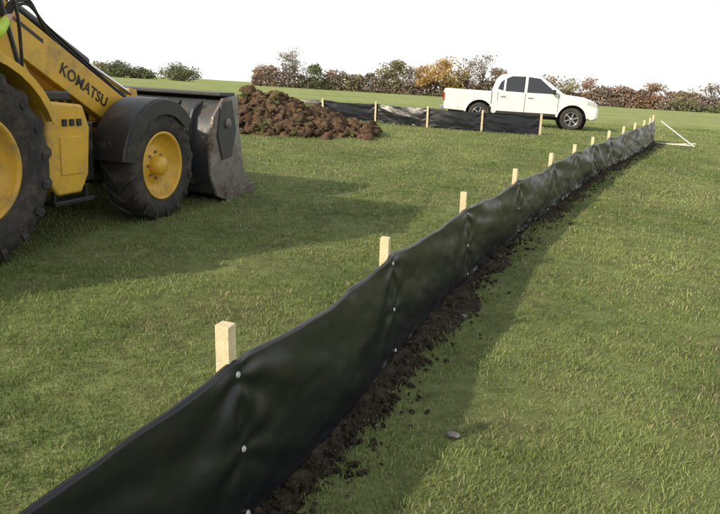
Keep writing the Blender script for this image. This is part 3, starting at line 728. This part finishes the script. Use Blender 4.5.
gh=[(.34,1.10),(.46,1.52),(.62,1.68),(1.0,1.735),(1.55,1.735),(1.92,1.67),(2.76,1.10)]
loft("cab_greenhouse",gh,M_white,1.10,1.74,.835,.64,.05)
def wy(z): return .835+(.64-.835)*(z-1.10)/.64
def sidepanel(name,pts,mat,off):
    for sg in(-1,1):
        v=[(x,sg*(wy(z)+off),z) for (x,z) in pts]
        w=[(a,b-sg*.03,c) for a,b,c in v];n=len(v)
        pymesh(name+("_l" if sg>0 else "_r"),v+w,[tuple(range(n)),tuple(range(2*n-1,n-1,-1))]+[(i,(i+1)%n,n+(i+1)%n,n+i) for i in range(n)],mat,PU,bevel=.006,seg=1)
sidepanel("front_door_window",[(1.50,1.13),(2.46,1.13),(2.32,1.26),(1.88,1.60),(1.50,1.64)],M_glass,.004)
sidepanel("rear_door_window",[(.80,1.14),(1.42,1.13),(1.42,1.645),(.98,1.64),(.80,1.55)],M_glass,.004)
sidepanel("quarter_window",[(.54,1.20),(.74,1.15),(.74,1.53),(.62,1.42)],M_glass,.004)
pymesh("windscreen",[(2.70,-wy(1.14)+.06,1.155),(2.70,wy(1.14)-.06,1.155),(1.975,wy(1.64)-.07,1.65),(1.975,-wy(1.64)+.07,1.65)],[(0,1,2,3)],M_glass,PU)
pymesh("rear_window",[(.365,-.6,1.22),(.365,.6,1.22),(.447,.55,1.50),(.447,-.55,1.50)],[(0,1,2,3)],M_glass,PU)
for sg in(-1,1):
    y=sg*hw
    def sb(nm,x0,x1,z0,z1,m,t=.004,b=.002):
        a,b2=sorted((y-sg*.01,y+sg*t));box(nm,x0,x1,a,b2,z0,z1,m,PU,b)
    sb("door_gap_a",1.455,1.472,.50,1.11,M_plas,.002,0);sb("door_gap_b",2.52,2.537,.55,1.10,M_plas,.002,0);sb("door_gap_c",.56,.577,.80,1.11,M_plas,.002,0);sb("bed_gap",.36,.385,.50,1.12,M_plas,.002,0)
    sb("sill_trim",.55,2.48,.41,.50,M_plas,.012,.004)
    sb("door_handle_a",1.55,1.72,.95,.985,M_rim,.03,.008);sb("door_handle_b",.66,.83,.95,.985,M_rim,.03,.008)
    a,b2=sorted((sg*.90,sg*1.06));box("mirror_%d"%sg,2.30,2.42,a,b2,1.12,1.27,M_plas,PU,.03)
    a,b2=sorted((sg*.82,sg*.93));box("mirror_stalk_%d"%sg,2.33,2.39,a,b2,1.13,1.17,M_plas,PU,.005)
    a,b2=sorted((sg*.62,sg*.868));prism("headlamp_%d"%sg,[(3.42,.86),(3.755,.76),(3.75,.88),(3.62,.965),(3.42,.99)],a,b2,M_clear,PU,.02)
    a,b2=sorted((sg*.80,sg*.868));box("tail_lamp_%d"%sg,-1.245,-1.19,a,b2,.72,1.0,M_red,PU,.01)
    for cx in(0,wb):
        V=[];F=[];n=14
        for i in range(n+1):
            an=math.pi*(.03+.94*i/n)
            for (r_,yy) in((.455,y-sg*.02),(.455,y+sg*.022),(.505,y+sg*.018),(.515,y-sg*.02)): V.append((cx+r_*math.cos(an),yy,wr+r_*math.sin(an)))
        for i in range(n):
            for k in range(4): F.append((i*4+k,i*4+(k+1)%4,(i+1)*4+(k+1)%4,(i+1)*4+k))
        F.append((0,1,2,3));F.append((n*4+3,n*4+2,n*4+1,n*4))
        pymesh("wheel_arch",V,F,M_white,PU,bevel=.005)
        lathe("arch_liner",[(.462,-.35*sg),(.462,-.02*sg)],M_plas,PU,(cx,y,wr+.0),30)
        lathe("arch_back",[(.462,-.35*sg),(.001,-.35*sg)],M_plas,PU,(cx,y,wr+.0),30)
    for cx,nm in((0,"rear"),(wb,"front")):
        yc=sg*.755;h=.12;c=(cx,yc,wr)
        lathe("%s_tyre_%d"%(nm,sg),[(.215,-h*.85),(.24,-h),(.33,-h),(.355,-h*.8),(wr,-h*.6),(wr,h*.6),(.355,h*.8),(.33,h),(.24,h),(.215,h*.85)],M_rub,PU,c,40)
        lathe("%s_rim_%d"%(nm,sg),[(.225,sg*h*.9),(.215,sg*h*.95),(.205,sg*h*.6),(.19,sg*h*.1),(.19,-sg*h*.8)],M_rim,PU,c,36)
        lathe("%s_disc_%d"%(nm,sg),[(.19,sg*h*.05),(.001,sg*h*.05)],M_plas,PU,c,24)
        lathe("%s_hub_%d"%(nm,sg),[(.05,sg*h*.3),(.045,sg*h*.8),(.001,sg*h*.82)],M_rim,PU,c,20)
        bm=bmesh.new()
        for i in range(6):
            a=2*math.pi*i/6+.3
            mt=Matrix.Translation((cx+.12*math.cos(a),yc+sg*h*.62,wr+.12*math.sin(a)))@Matrix.Rotation(-a,4,'Y')@Matrix.Diagonal((.17,.022,.042,1))
            bmesh.ops.create_cube(bm,size=1,matrix=mt)
        me=bpy.data.meshes.new("spokes");bm.to_mesh(me);bm.free();me.materials.append(M_rim)
        o=bpy.data.objects.new("%s_spokes_%d"%(nm,sg),me);COL.objects.link(o);o.parent=PU
box("grille",3.74,3.785,-.5,.5,.72,.88,M_plas,PU,.01)
box("lower_grille",3.79,3.82,-.55,.55,.44,.60,M_plas,PU,.01)

# ------------------------------------------------------------------ small things
def stone(x,y,s_):
    bm=bmesh.new();bmesh.ops.create_icosphere(bm,subdivisions=3,radius=1)
    for v in bm.verts:
        k=1+.25*(float(vnoise(v.co.x*2+x*9,v.co.y*2+v.co.z*1.7,5))-.5)*2
        v.co=Vector((v.co.x*s_*1.5*k,v.co.y*s_*k,v.co.z*s_*.6*k))
    me=bpy.data.meshes.new("stone");bm.to_mesh(me);bm.free();me.materials.append(M_stone)
    for p in me.polygons:p.use_smooth=True
    o=bpy.data.objects.new("stone",me);COL.objects.link(o);o.location=(x,y,gzf(x,y)+s_*.35+.012);o.rotation_euler=(0,0,random.random()*3)
stone(.47,2.64,.020);stone(.75,4.3,.018)
e=empty("loose_stakes",(8.35,18.2,gzf(8.35,18.2)))
tube("stake_1",[(-.15,.5,.62),(.30,-.7,.04)],.016,M_pale,e,2,False)
tube("stake_2",[(-.3,.3,.03),(.40,-.5,.05)],.018,M_pale,e,2,False)
tube("stake_3",[(.1,.1,.03),(.5,-.35,.10)],.02,M_wood,e,2,False)

# ------------------------------------------------------------------ light
el=R(29);az=R(-127)
Sd=Vector((math.sin(az)*math.cos(el),math.cos(az)*math.cos(el),math.sin(el)))
sl=bpy.data.lights.new("sun",'SUN');sl.energy=4.0;sl.angle=R(1.2);sl.color=(1,.87,.66)
so=bpy.data.objects.new("sun",sl);COL.objects.link(so);so.rotation_euler=Sd.to_track_quat('Z','Y').to_euler()
w=bpy.data.worlds.new("World");S.world=w;w.use_nodes=True;nt=w.node_tree;N=nt.nodes;L=nt.links
bg=N["Background"];bg.inputs['Strength'].default_value=.118
sk=N.new('ShaderNodeTexSky');sk.sky_type='NISHITA';sk.sun_disc=False;sk.sun_elevation=el;sk.sun_rotation=az;sk.dust_density=3;sk.air_density=1
tcw=N.new('ShaderNodeTexCoord');sp=N.new('ShaderNodeSeparateXYZ');L.new(tcw.outputs['Generated'],sp.inputs[0])
mr=N.new('ShaderNodeMapRange');mr.inputs['From Min'].default_value=0;mr.inputs['From Max'].default_value=.8;mr.inputs['To Min'].default_value=.9;mr.inputs['To Max'].default_value=.4
L.new(sp.outputs['Z'],mr.inputs['Value'])
mx_=N.new('ShaderNodeMix');mx_.data_type='RGBA';L.new(mr.outputs['Result'],mx_.inputs[0]);L.new(sk.outputs[0],mx_.inputs[6]);mx_.inputs[7].default_value=(10.8,10.7,10.4,1)
L.new(mx_.outputs[2],bg.inputs['Color'])
S.view_settings.view_transform='Standard';S.view_settings.look='None';S.view_settings.exposure=0

# ------------------------------------------------------------------ camera
th_=R(14.5);rh=R(3.4)
right=Vector((1,0,0));up=Vector((0,math.sin(th_),math.cos(th_)));fw=Vector((0,math.cos(th_),-math.sin(th_)))
cx=math.cos(rh)*right+math.sin(rh)*up;cy=-math.sin(rh)*right+math.cos(rh)*up
cd=bpy.data.cameras.new("camera");cam=bpy.data.objects.new("camera",cd);COL.objects.link(cam)
m=Matrix((cx,cy,-fw)).transposed().to_4x4();m.translation=Vector((0,0,1.5));cam.matrix_world=m
cd.sensor_width=36;cd.lens=32.5;cd.clip_end=6000;cd.clip_start=.05
S.camera=cam
